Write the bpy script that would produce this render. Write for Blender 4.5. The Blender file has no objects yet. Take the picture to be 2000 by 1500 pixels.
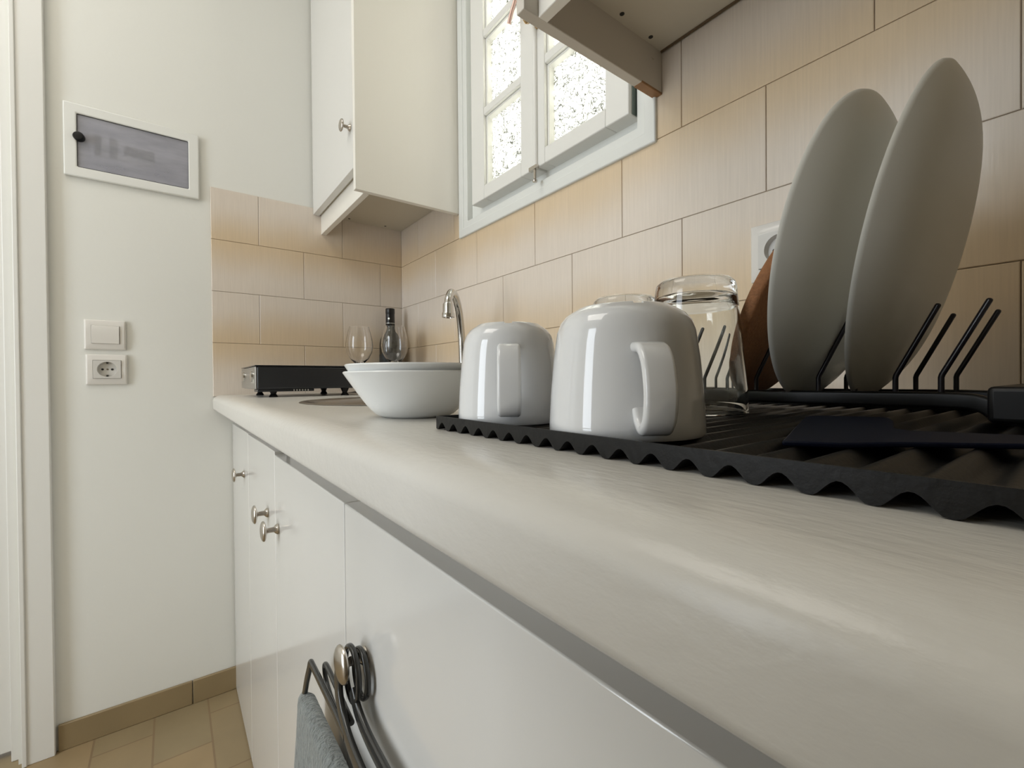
import bpy, bmesh, math, random
from mathutils import Vector, Matrix
PI = math.pi
random.seed(4)
SC = bpy.context.scene
COL = SC.collection
H = 0.872                      # height of the worktop above the floor

# ------------------------------------------------------------------ camera
cd = bpy.data.cameras.new('camera')
cam = bpy.data.objects.new('camera', cd)
COL.objects.link(cam)
SC.camera = cam
cd.sensor_width = 36
cd.lens = 881.8 / 2000 * 36
cd.clip_start = 0.005
cd.clip_end = 60
Rm = Matrix(((0.60251642, -0.00234201, 0.79810305),
             (0.79806333, 0.01216697, -0.60245073),
             (-0.00829955, 0.99992324, 0.00919987)))
cam.matrix_world = Matrix.Translation((1.568, -0.68315, 0.03725 + H)) @ Rm.to_4x4()
cd.dof.use_dof = False

# ------------------------------------------------------------------ world, lights, exposure
w = bpy.data.worlds.new('world'); SC.world = w; w.use_nodes = True
bg = w.node_tree.nodes['Background']
bg.inputs[0].default_value = (0.86, 0.93, 1.0, 1)
bg.inputs[1].default_value = 1.6

def area(name, loc, target, sx, sy, power, color):
    l = bpy.data.lights.new(name, 'AREA'); l.shape = 'RECTANGLE'; l.size = sx; l.size_y = sy
    l.energy = power; l.color = color
    o = bpy.data.objects.new(name, l); COL.objects.link(o)
    o.location = loc
    o.rotation_euler = (Vector(target) - Vector(loc)).to_track_quat('-Z', 'Y').to_euler()
    return o
# daylight through the balcony door in the opposite wall, and the second opening further down the room
area('daylight_balcony_door', (0.85, -2.62, H + 0.35), (0.85, 0, H + 0.25), 0.75, 1.9, 22, (0.86, 0.93, 1.0))
area('ceiling_light', (0.75, -1.35, H + 1.66), (0.75, -1.35, 0), 0.8, 0.8, 7, (1.0, 0.95, 0.87))
area('daylight_kitchen_window', (0.77, 0.22, H + 1.0), (0.77, -1, H + 0.7), 0.62, 0.95, 8, (1.0, 0.975, 0.91))

vs = SC.view_settings
vs.view_transform = 'Standard'; vs.look = 'None'; vs.gamma = 1; vs.use_curve_mapping = False
vs.exposure = 0.17
SC.cycles.use_denoising = True
SC.cycles.max_bounces = 14
SC.cycles.transmission_bounces = 14
SC.cycles.transparent_max_bounces = 16
SC.cycles.sample_clamp_indirect = 6

# ------------------------------------------------------------------ materials
def mat(name, col, rough=0.5, metal=0.0, bump=0.0, bscale=60, bstretch=(1, 1, 1), coat=0.0, trans=0.0, ior=1.5,
        var=0.0, vscale=8, spec=0.5):
    m = bpy.data.materials.new(name); m.use_nodes = True
    nt = m.node_tree; b = nt.nodes['Principled BSDF']
    b.inputs['Base Color'].default_value = (*col, 1)
    b.inputs['Roughness'].default_value = rough
    b.inputs['Metallic'].default_value = metal
    b.inputs['IOR'].default_value = ior
    b.inputs['Specular IOR Level'].default_value = spec
    if coat:
        b.inputs['Coat Weight'].default_value = coat; b.inputs['Coat Roughness'].default_value = 0.06
    if trans: b.inputs['Transmission Weight'].default_value = trans
    tc = nt.nodes.new('ShaderNodeTexCoord'); mp = nt.nodes.new('ShaderNodeMapping')
    mp.inputs['Scale'].default_value = bstretch
    nt.links.new(tc.outputs['Object'], mp.inputs[0])
    if bump:
        n = nt.nodes.new('ShaderNodeTexNoise'); n.inputs['Scale'].default_value = bscale
        n.inputs['Detail'].default_value = 4
        nt.links.new(mp.outputs[0], n.inputs['Vector'])
        bp = nt.nodes.new('ShaderNodeBump'); bp.inputs['Strength'].default_value = bump
        bp.inputs['Distance'].default_value = 0.001
        nt.links.new(n.outputs['Fac'], bp.inputs['Height']); nt.links.new(bp.outputs[0], b.inputs['Normal'])
    if var:
        n2 = nt.nodes.new('ShaderNodeTexNoise'); n2.inputs['Scale'].default_value = vscale
        n2.inputs['Detail'].default_value = 3
        nt.links.new(tc.outputs['Object'], n2.inputs['Vector'])
        mx = nt.nodes.new('ShaderNodeMix'); mx.data_type = 'RGBA'
        mx.inputs[6].default_value = (*[c * (1 - var) for c in col], 1)
        mx.inputs[7].default_value = (*[min(1, c * (1 + var)) for c in col], 1)
        nt.links.new(n2.outputs['Fac'], mx.inputs[0]); nt.links.new(mx.outputs[2], b.inputs['Base Color'])
    return m

M = {}
M['wall'] = mat('wall_paint', (0.80, 0.795, 0.745), 0.6, bump=0.25, bscale=90, var=0.02, vscale=3)
M['ceiling'] = mat('ceiling_paint', (0.85, 0.84, 0.8), 0.8)
M['lacquer'] = mat('white_lacquer', (0.74, 0.725, 0.69), 0.13, spec=0.75)
M['lacquer_old'] = mat('white_lacquer_brushed', (0.86, 0.825, 0.75), 0.3, bump=0.22, bscale=45, bstretch=(1, 1, .25))
M['counter'] = mat('painted_worktop', (0.70, 0.675, 0.625), 0.27, bump=0.30, bscale=150, bstretch=(.6, 1.8, 1), var=0.04, vscale=5, spec=0.4)
M['carcass'] = mat('cabinet_board', (0.46, 0.43, 0.37), 0.5, bump=0.1)
M['under'] = mat('cabinet_underside', (0.62, 0.57, 0.47), 0.55, bump=0.2)
M['recess'] = mat('grey_board_edge', (0.42, 0.40, 0.37), 0.7)
M['frame'] = mat('window_paint', (0.80, 0.79, 0.75), 0.33, bump=0.25, bscale=30, bstretch=(1, 1, .3))
M['casing'] = mat('window_casing_paint', (0.76, 0.77, 0.735), 0.4, bump=0.3, bscale=30)
M['nickel'] = mat('brushed_nickel', (0.52, 0.48, 0.43), 0.24, 1.0, bump=0.1, bscale=200)
M['chrome'] = mat('chrome', (0.60, 0.59, 0.57), 0.12, 1.0)
M['steel'] = mat('sink_steel', (0.30, 0.28, 0.26), 0.28, 1.0, bump=0.15, bscale=60)
M['brass'] = mat('worn_brass', (0.55, 0.38, 0.2), 0.3, 1.0)
M['copper'] = mat('pinkish_handle_metal', (0.72, 0.5, 0.44), 0.3, 0.8)
M['blackmat'] = mat('charcoal_silicone', (0.009, 0.0085, 0.008), 0.40, bump=0.2, bscale=300, spec=0.25)
M['blackwire'] = mat('black_coated_wire', (0.010, 0.008, 0.012), 0.28, bump=0.15, bscale=200)
M['blackplastic'] = mat('black_plastic', (0.005, 0.005, 0.005), 0.4, spec=0.3)
M['hanger'] = mat('black_hanger_plastic', (0.030, 0.030, 0.028), 0.2, spec=0.6)
M['navy'] = mat('near_black_navy', (0.002, 0.004, 0.014), 0.55, spec=0.15)
M['porcelain'] = mat('white_porcelain', (0.75, 0.75, 0.745), 0.07, coat=0.4)
M['plate'] = mat('matte_white_glaze', (0.74, 0.72, 0.65), 0.38)
M['opal'] = mat('opal_white_glass', (0.88, 0.89, 0.875), 0.14)
M['plastic'] = mat('glossy_white_plastic', (0.78, 0.75, 0.70), 0.15)
M['plasticin'] = mat('grey_white_plastic', (0.66, 0.64, 0.60), 0.25)
M['dark'] = mat('dark_gap', (0.02, 0.018, 0.016), 0.6)
M['wood'] = mat('bare_wood', (0.33, 0.17, 0.07), 0.6, bump=0.4, bscale=60, bstretch=(4, .5, 1), var=0.2, vscale=60)
M['cork'] = mat('cork', (0.25, 0.105, 0.038), 0.8, bump=0.9, bscale=500, var=0.35, vscale=350)
M['hobside'] = mat('hob_dark_enamel', (0.020, 0.022, 0.025), 0.25)
M['hobfront'] = mat('hob_steel_front', (0.42, 0.41, 0.39), 0.3, 0.85)
M['hobglass'] = mat('hob_black_glass', (0.01, 0.01, 0.012), 0.08)
M['wineglass'] = mat('thin_glass', (1, 1, 1), 0.0, trans=1, ior=1.45)
M['tumbler'] = mat('thick_glass', (0.97, 0.985, 0.975), 0.0, trans=1, ior=1.46)
M['bottleglass'] = mat('dark_bottle_glass', (0.012, 0.016, 0.014), 0.06, spec=0.7)
M['capsule'] = mat('black_foil_capsule', (0.008, 0.007, 0.007), 0.3)
M['foil'] = mat('silver_foil_print', (0.6, 0.6, 0.56), 0.3, 0.7)
M['label'] = mat('dark_paper_label', (0.055, 0.065, 0.07), 0.5)
M['paneldark'] = mat('fuse_box_inside', (0.72, 0.72, 0.73), 0.5)
M['breaker'] = mat('breaker_white', (0.62, 0.62, 0.6), 0.4)
M['breakerdark'] = mat('breaker_grey', (0.05, 0.055, 0.07), 0.4)
M['grout'] = mat('grout', (0.42, 0.34, 0.25), 0.8, bump=0.5, bscale=200)
M['paintbeige'] = mat('paper_white_print', (0.7, 0.68, 0.62), 0.5)

def tile_mat():
    m = bpy.data.materials.new('glazed_shaded_tile'); m.use_nodes = True
    nt = m.node_tree; N = nt.nodes; Lk = nt.links; b = N['Principled BSDF']
    uv = N.new('ShaderNodeUVMap'); uv.uv_map = 'UVMap'
    sep = N.new('ShaderNodeSeparateXYZ'); Lk.new(uv.outputs[0], sep.inputs[0])
    at = N.new('ShaderNodeAttribute'); at.attribute_name = 'tile_rand'
    tc = N.new('ShaderNodeTexCoord')
    mp = N.new('ShaderNodeMapping'); mp.inputs['Scale'].default_value = (1, 1, 0.5)
    Lk.new(tc.outputs['Object'], mp.inputs[0])
    n = N.new('ShaderNodeTexNoise'); n.inputs['Scale'].default_value = 9; n.inputs['Detail'].default_value = 2
    Lk.new(mp.outputs[0], n.inputs['Vector'])
    # v + noise -> cream/tan band
    a1 = N.new('ShaderNodeMath'); a1.operation = 'MULTIPLY_ADD'; a1.inputs[1].default_value = 0.35; 
    Lk.new(n.outputs['Fac'], a1.inputs[0]); Lk.new(sep.outputs['Y'], a1.inputs[2])
    a2 = N.new('ShaderNodeMath'); a2.operation = 'MULTIPLY_ADD'; a2.inputs[1].default_value = 0.18; 
    Lk.new(at.outputs['Fac'], a2.inputs[0]); Lk.new(a1.outputs[0], a2.inputs[2])
    mr = N.new('ShaderNodeMapRange'); mr.interpolation_type = 'SMOOTHSTEP'
    mr.inputs['From Min'].default_value = 0.45; mr.inputs['From Max'].default_value = 1.25
    Lk.new(a2.outputs[0], mr.inputs['Value'])
    cr = N.new('ShaderNodeMix'); cr.data_type = 'RGBA'
    cr.inputs[6].default_value = (0.76, 0.675, 0.585, 1); cr.inputs[7].default_value = (0.70, 0.55, 0.375, 1)
    Lk.new(mr.outputs[0], cr.inputs[0])
    # fine vertical threads
    mp2 = N.new('ShaderNodeMapping'); mp2.inputs['Scale'].default_value = (450, 450, 14)
    Lk.new(tc.outputs['Object'], mp2.inputs[0])
    n2 = N.new('ShaderNodeTexNoise'); n2.inputs['Scale'].default_value = 1; n2.inputs['Detail'].default_value = 2
    Lk.new(mp2.outputs[0], n2.inputs['Vector'])
    mr2 = N.new('ShaderNodeMapRange'); mr2.inputs['From Min'].default_value = 0.3; mr2.inputs['From Max'].default_value = 0.7
    mr2.inputs['To Min'].default_value = 0.965; mr2.inputs['To Max'].default_value = 1.025
    Lk.new(n2.outputs['Fac'], mr2.inputs['Value'])
    mul = N.new('ShaderNodeVectorMath'); mul.operation = 'SCALE'
    Lk.new(cr.outputs[2], mul.inputs[0]); Lk.new(mr2.outputs[0], mul.inputs['Scale'])
    Lk.new(mul.outputs[0], b.inputs['Base Color'])
    b.inputs['Roughness'].default_value = 0.2
    n3 = N.new('ShaderNodeTexNoise'); n3.inputs['Scale'].default_value = 14
    Lk.new(tc.outputs['Object'], n3.inputs['Vector'])
    bp = N.new('ShaderNodeBump'); bp.inputs['Strength'].default_value = 0.35; bp.inputs['Distance'].default_value = 0.002
    Lk.new(n3.outputs['Fac'], bp.inputs['Height'])
    bp2 = N.new('ShaderNodeBump'); bp2.inputs['Strength'].default_value = 0.08; bp2.inputs['Distance'].default_value = 0.0005
    Lk.new(n2.outputs['Fac'], bp2.inputs['Height']); Lk.new(bp.outputs[0], bp2.inputs['Normal'])
    Lk.new(bp2.outputs[0], b.inputs['Normal'])
    return m
M['tile'] = tile_mat()

def floor_mat():
    m = bpy.data.materials.new('beige_floor_tile'); m.use_nodes = True
    nt = m.node_tree; N = nt.nodes; Lk = nt.links; b = N['Principled BSDF']
    tc = N.new('ShaderNodeTexCoord')
    mp = N.new('ShaderNodeMapping'); mp.inputs['Location'].default_value = (0.04, 0.13, 0)
    Lk.new(tc.outputs['Object'], mp.inputs[0])
    br = N.new('ShaderNodeTexBrick')
    br.inputs['Scale'].default_value = 1; br.inputs['Brick Width'].default_value = 0.24; br.inputs['Row Height'].default_value = 0.12
    br.inputs['Mortar Size'].default_value = 0.003; br.inputs['Mortar Smooth'].default_value = 0.5
    br.inputs['Color1'].default_value = (0.33, 0.235, 0.125, 1); br.inputs['Color2'].default_value = (0.28, 0.215, 0.12, 1)
    br.inputs['Mortar'].default_value = (0.24, 0.165, 0.09, 1)
    Lk.new(mp.outputs[0], br.inputs['Vector'])
    n = N.new('ShaderNodeTexNoise'); n.inputs['Scale'].default_value = 7; n.inputs['Detail'].default_value = 4
    Lk.new(tc.outputs['Object'], n.inputs['Vector'])
    mr = N.new('ShaderNodeMapRange'); mr.inputs['To Min'].default_value = 0.8; mr.inputs['To Max'].default_value = 1.2
    Lk.new(n.outputs['Fac'], mr.inputs['Value'])
    mul = N.new('ShaderNodeVectorMath'); mul.operation = 'SCALE'
    Lk.new(br.outputs['Color'], mul.inputs[0]); Lk.new(mr.outputs[0], mul.inputs['Scale'])
    Lk.new(mul.outputs[0], b.inputs['Base Color']); b.inputs['Roughness'].default_value = 0.5
    return m
M['floor'] = floor_mat()

def pane_mat():
    m = bpy.data.materials.new('textured_pane_glass'); m.use_nodes = True
    nt = m.node_tree; N = nt.nodes; Lk = nt.links
    N.remove(N['Principled BSDF']); out = N['Material Output']
    tc = N.new('ShaderNodeTexCoord')
    nz = N.new('ShaderNodeTexNoise'); nz.inputs['Scale'].default_value = 22; nz.inputs['Detail'].default_value = 3
    Lk.new(tc.outputs['Object'], nz.inputs['Vector'])
    mx = N.new('ShaderNodeMix'); mx.data_type = 'VECTOR'; mx.inputs[0].default_value = 0.12
    Lk.new(tc.outputs['Object'], mx.inputs[4]); Lk.new(nz.outputs['Color'], mx.inputs[5])
    vo = N.new('ShaderNodeTexVoronoi'); vo.feature = 'DISTANCE_TO_EDGE'; vo.inputs['Scale'].default_value = 58
    Lk.new(mx.outputs[1], vo.inputs['Vector'])
    mr = N.new('ShaderNodeMapRange'); mr.inputs['From Min'].default_value = 0.0; mr.inputs['From Max'].default_value = 0.11
    mr.inputs['To Min'].default_value = 0.0; mr.inputs['To Max'].default_value = 1
    Lk.new(vo.outputs['Distance'], mr.inputs['Value'])
    # groove lines: their dark refraction is painted in as a dark green tint
    col = N.new('ShaderNodeMix'); col.data_type = 'RGBA'
    col.inputs[6].default_value = (0.018, 0.02, 0.012, 1); col.inputs[7].default_value = (0.98, 0.98, 0.93, 1)
    Lk.new(mr.outputs[0], col.inputs[0])
    tl = N.new('ShaderNodeBsdfTranslucent'); Lk.new(col.outputs[2], tl.inputs['Color'])
    tr = N.new('ShaderNodeBsdfTransparent'); Lk.new(col.outputs[2], tr.inputs['Color'])
    m1 = N.new('ShaderNodeMixShader'); m1.inputs[0].default_value = 0.35
    Lk.new(tl.outputs[0], m1.inputs[1]); Lk.new(tr.outputs[0], m1.inputs[2])
    gl = N.new('ShaderNodeBsdfGlossy'); gl.inputs['Roughness'].default_value = 0.2
    bp = N.new('ShaderNodeBump'); bp.inputs['Strength'].default_value = 0.6; bp.inputs['Distance'].default_value = 0.002
    Lk.new(mr.outputs[0], bp.inputs['Height']); Lk.new(bp.outputs[0], gl.inputs['Normal'])
    m2 = N.new('ShaderNodeMixShader'); m2.inputs[0].default_value = 0.08
    Lk.new(m1.outputs[0], m2.inputs[1]); Lk.new(gl.outputs[0], m2.inputs[2])
    Lk.new(m2.outputs[0], out.inputs['Surface'])
    return m
M['pane'] = pane_mat()

def cover_mat():
    m = bpy.data.materials.new('smoked_acrylic_cover'); m.use_nodes = True
    nt = m.node_tree; N = nt.nodes; Lk = nt.links; b = N['Principled BSDF']; out = N['Material Output']
    b.inputs['Roughness'].default_value = 0.16
    tc = N.new('ShaderNodeTexCoord'); mp = N.new('ShaderNodeMapping'); mp.inputs['Scale'].default_value = (1, 6, 22)
    Lk.new(tc.outputs['Object'], mp.inputs[0])
    n = N.new('ShaderNodeTexNoise'); n.inputs['Scale'].default_value = 1.5; n.inputs['Detail'].default_value = 4
    Lk.new(mp.outputs[0], n.inputs['Vector'])
    mr = N.new('ShaderNodeMapRange'); mr.inputs['From Min'].default_value = 0.3; mr.inputs['From Max'].default_value = 0.7
    mr.inputs['To Min'].default_value = 0.2; mr.inputs['To Max'].default_value = 0.75
    Lk.new(n.outputs['Fac'], mr.inputs['Value'])
    # room reflection painted into the acrylic's colour as uneven pale bands
    cm = N.new('ShaderNodeMix'); cm.data_type = 'RGBA'
    cm.inputs[6].default_value = (0.46, 0.46, 0.49, 1); cm.inputs[7].default_value = (0.85, 0.84, 0.87, 1)
    Lk.new(mr.outputs[0], cm.inputs[0]); Lk.new(cm.outputs[2], b.inputs['Base Color'])
    bp = N.new('ShaderNodeBump'); bp.inputs['Strength'].default_value = 0.3; bp.inputs['Distance'].default_value = 0.003
    Lk.new(n.outputs['Fac'], bp.inputs['Height']); Lk.new(bp.outputs[0], b.inputs['Normal'])
    t = N.new('ShaderNodeBsdfTransparent'); t.inputs[0].default_value = (0.8, 0.8, 0.84, 1)
    mx = N.new('ShaderNodeMixShader'); mx.inputs[0].default_value = 0.34
    Lk.new(t.outputs[0], mx.inputs[1]); Lk.new(b.outputs[0], mx.inputs[2]); Lk.new(mx.outputs[0], out.inputs['Surface'])
    return m
M['cover'] = cover_mat()

def towel_mat():
    m = mat('grey_terry', (0.23, 0.25, 0.24), 0.95, bump=1.0, bscale=260, bstretch=(1, 1, .5), var=0.45, vscale=200)
    m.node_tree.nodes['Bump'].inputs['Distance'].default_value = 0.006
    m.node_tree.nodes['Principled BSDF'].inputs['Sheen Weight'].default_value = 0.4
    return m
M['towel'] = towel_mat()

def scuffed(name, base, worn, scale, lo, hi, stretch=(1, 1, 1), rough=0.5):
    """paint with worn-off marks of their own shape"""
    m = mat(name, base, rough, bump=0.3, bscale=40)
    nt = m.node_tree; N = nt.nodes; Lk = nt.links
    tc = N.new('ShaderNodeTexCoord'); mp = N.new('ShaderNodeMapping'); mp.inputs['Scale'].default_value = stretch
    Lk.new(tc.outputs['Object'], mp.inputs[0])
    n = N.new('ShaderNodeTexNoise'); n.inputs['Scale'].default_value = scale; n.inputs['Detail'].default_value = 5
    Lk.new(mp.outputs[0], n.inputs['Vector'])
    mr = N.new('ShaderNodeMapRange'); mr.inputs['From Min'].default_value = lo; mr.inputs['From Max'].default_value = hi
    Lk.new(n.outputs['Fac'], mr.inputs['Value'])
    mx = N.new('ShaderNodeMix'); mx.data_type = 'RGBA'
    mx.inputs[6].default_value = (*base, 1); mx.inputs[7].default_value = (*worn, 1)
    Lk.new(mr.outputs[0], mx.inputs[0]); Lk.new(mx.outputs[2], N['Principled BSDF'].inputs['Base Color'])
    return m
M['edgeworn'] = scuffed('worn_edge_paint', (0.62, 0.57, 0.50), (0.30, 0.22, 0.14), 30, 0.68, 0.72, (1, .6, 1))

# ------------------------------------------------------------------ mesh helpers (coordinates relative to the worktop top)
def V(*a): return Vector(a)

def obj(name, bm, m, parent=None, smooth=None, origin=None, bevel=0, subsurf=0, seg=2):
    if parent is not None: o0 = Vector(parent['_o'])
    elif origin is not None: o0 = Vector(origin)
    else: o0 = Vector((0, 0, 0))
    for v in bm.verts: v.co -= o0
    me = bpy.data.meshes.new(name); bmesh.ops.recalc_face_normals(bm, faces=bm.faces)
    bm.to_mesh(me); bm.free()
    ms = m if isinstance(m, (list, tuple)) else [m]
    for x in ms: me.materials.append(x)
    o = bpy.data.objects.new(name, me); COL.objects.link(o)
    o['_o'] = tuple(o0)
    if parent is not None: o.parent = parent
    else: o.location = o0 + Vector((0, 0, H))
    if bevel:
        b = o.modifiers.new('bevel', 'BEVEL'); b.width = bevel; b.segments = seg; b.limit_method = 'ANGLE'; b.angle_limit = 0.6
    if subsurf:
        s = o.modifiers.new('subsurf', 'SUBSURF'); s.levels = subsurf; s.render_levels = subsurf
    if smooth:
        for p in me.polygons: p.use_smooth = True
        if smooth != 'all':
            me.set_sharp_from_angle(angle=math.radians(smooth))
    elif bevel:
        for p in me.polygons: p.use_smooth = True
        me.set_sharp_from_angle(angle=math.radians(35))
    return o

def thing(name, loc, label, cat, group=None):
    o = bpy.data.objects.new(name, None); COL.objects.link(o)
    o.empty_display_size = 0.02
    o['_o'] = tuple(loc); o.location = Vector(loc) + Vector((0, 0, H))
    o['label'] = label; o['category'] = cat
    if group: o['group'] = group
    return o

def group_structure(name, loc):
    o = bpy.data.objects.new(name, None); COL.objects.link(o)
    o['_o'] = tuple(loc); o.location = Vector(loc) + Vector((0, 0, H)); o['kind'] = 'structure'
    return o

def tag(o, label, cat, group=None):
    o['label'] = label; o['category'] = cat
    if group: o['group'] = group
    return o

def box(x0, x1, y0, y1, z0, z1, bm=None, mi=0):
    bm = bm or bmesh.new()
    vs_ = [bm.verts.new(p) for p in ((x0, y0, z0), (x1, y0, z0), (x1, y1, z0), (x0, y1, z0), (x0, y0, z1), (x1, y0, z1), (x1, y1, z1), (x0, y1, z1))]
    for f in ((0, 3, 2, 1), (4, 5, 6, 7), (0, 1, 5, 4), (1, 2, 6, 5), (2, 3, 7, 6), (3, 0, 4, 7)):
        fc = bm.faces.new([vs_[i] for i in f]); fc.material_index = mi
    return bm

def lathe(prof, c=(0, 0, 0), axis=(0, 0, 1), seg=64, bm=None, close=False, mi=0):
    """prof: (r, h) along axis from c"""
    bm = bm or bmesh.new()
    a = Vector(axis).normalized(); e1 = a.orthogonal().normalized(); e2 = a.cross(e1); c = Vector(c)
    rings = []
    for r, h in prof:
        if r < 1e-6: rings.append([bm.verts.new(c + a * h)])
        else: rings.append([bm.verts.new(c + a * h + (e1 * math.cos(2 * PI * i / seg) + e2 * math.sin(2 * PI * i / seg)) * r) for i in range(seg)])
    pairs = list(zip(rings, rings[1:]))
    if close: pairs.append((rings[-1], rings[0]))
    for A, B in pairs:
        for i in range(seg):
            j = (i + 1) % seg
            if len(A) == 1 and len(B) == 1: continue
            if len(A) == 1: f = bm.faces.new((A[0], B[i], B[j]))
            elif len(B) == 1: f = bm.faces.new((A[i], A[j], B[0]))
            else: f = bm.faces.new((A[i], A[j], B[j], B[i]))
            f.material_index = mi
    return bm

def smooth_path(pts, n=8, closed=False):
    P = [Vector(p) for p in pts]; out = []
    N = len(P)
    rng = range(N if closed else N - 1)
    for i in rng:
        p0 = P[(i - 1) % N] if closed or i > 0 else P[0] * 2 - P[1]
        p1 = P[i]; p2 = P[(i + 1) % N]
        p3 = P[(i + 2) % N] if closed or i + 2 < N else P[-1] * 2 - P[-2]
        for k in range(n):
            t = k / n
            out.append(0.5 * ((2 * p1) + (-p0 + p2) * t + (2 * p0 - 5 * p1 + 4 * p2 - p3) * t * t + (-p0 + 3 * p1 - 3 * p2 + p3) * t ** 3))
    if not closed: out.append(P[-1])
    return out

def sweep(path, section, up=None, bm=None, closed=False, scale=None):
    """section: list of (u, v); u along 'side', v along 'up-ish'"""
    bm = bm or bmesh.new(); rings = []; n = len(path); prev = None
    for i, p in enumerate(path):
        if closed: t = (path[(i + 1) % n] - path[i - 1]).normalized()
        else: t = (path[min(i + 1, n - 1)] - path[max(i - 1, 0)]).normalized()
        if up is not None:
            s = Vector(up) - t * Vector(up).dot(t); s.normalize()
        else:
            s = t.orthogonal().normalized() if prev is None else (prev - t * prev.dot(t)).normalized()
            prev = s
        q = t.cross(s)
        k = scale(i / (n - 1)) if scale else 1
        rings.append([bm.verts.new(p + s * u * k + q * v * k) for u, v in section])
    m_ = len(section)
    for a in range(n if closed else n - 1):
        A = rings[a]; B = rings[(a + 1) % n]
        for i in range(m_):
            j = (i + 1) % m_; bm.faces.new((A[i], A[j], B[j], B[i]))
    if not closed:
        bm.faces.new(rings[0][::-1]); bm.faces.new(rings[-1])
    return bm

def circ(r, n=12, r2=None): return [(r * math.cos(2 * PI * i / n), (r2 or r) * math.sin(2 * PI * i / n)) for i in range(n)]
def rrect(w_, h_, r, n=4):
    out = []
    for cx, cy, a0 in ((w_ / 2 - r, h_ / 2 - r, 0), (-w_ / 2 + r, h_ / 2 - r, 90), (-w_ / 2 + r, -h_ / 2 + r, 180), (w_ / 2 - r, -h_ / 2 + r, 270)):
        for k in range(n + 1):
            a = math.radians(a0 + 90 * k / n); out.append((cx + r * math.cos(a), cy + r * math.sin(a)))
    return out
def tube(path, r, n=12, bm=None, closed=False, sm=0, r2=None):
    p = smooth_path(path, sm, closed) if sm else [Vector(q) for q in path]
    return sweep(p, circ(r, n, r2), bm=bm, closed=closed)

def prism(poly, z0, z1, bm=None):
    bm = bm or bmesh.new()
    a = [bm.verts.new((x, y, z0)) for x, y in poly]; b = [bm.verts.new((x, y, z1)) for x, y in poly]
    bm.faces.new(a[::-1]); bm.faces.new(b)
    for i in range(len(poly)):
        j = (i + 1) % len(poly); bm.faces.new((a[i], a[j], b[j], b[i]))
    return bm

# ------------------------------------------------------------------ ROOM SHELL
XR, YF, ZF, ZC = 2.25, -2.5, -H, 1.73
def struct(name, bm, m, **k):
    o = obj(name, bm, m, **k); o['kind'] = 'structure'; return o
struct('floor', box(-0.25, XR + .2, YF - .2, 0.2, ZF - 0.1, ZF), M['floor'])
struct('ceiling', box(-0.25, XR + .2, YF - .2, 0.2, ZC, ZC + 0.1), M['ceiling'])
DY0, DY1 = -1.80, -0.985        # door opening in the end wall
bm = box(-0.15, 0, DY1, 0.2, ZF, ZC)
box(-0.15, 0, YF, DY0, ZF, ZC, bm); box(-0.15, 0, DY0, DY1, 1.2, ZC, bm)
wl = struct('wall_left', bm, M['wall'])
WX0, WX1, WZ0, WZ1 = 0.440, 1.084, 0.458, 1.456      # window opening
bm = box(0, WX0, 0, 0.18, ZF, ZC)
box(WX1, XR, 0, 0.18, ZF, ZC, bm); box(WX0, WX1, 0, 0.18, ZF, WZ0, bm); box(WX0, WX1, 0, 0.18, WZ1, ZC, bm)
wr = struct('wall_right', bm, M['wall'])
bm = box(0, 0.45, YF - .15, YF, ZF, ZC); box(1.25, XR, YF - .15, YF, ZF, ZC, bm); box(0.45, 1.25, YF - .15, YF, 1.32, ZC, bm)
struct('wall_front', bm, M['wall'])
WOODY = mat('beige_wall_paint', (0.55, 0.49, 0.39), 0.6, var=.05)
struct('wall_shade_blocker', box(1.30, XR, YF, -1.18, ZF, ZC), WOODY)  # unseen block added to shade the right end from the door light
struct('wall_back', box(XR, XR + .15, YF, 0.2, ZF, ZC), WOODY)

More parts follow.
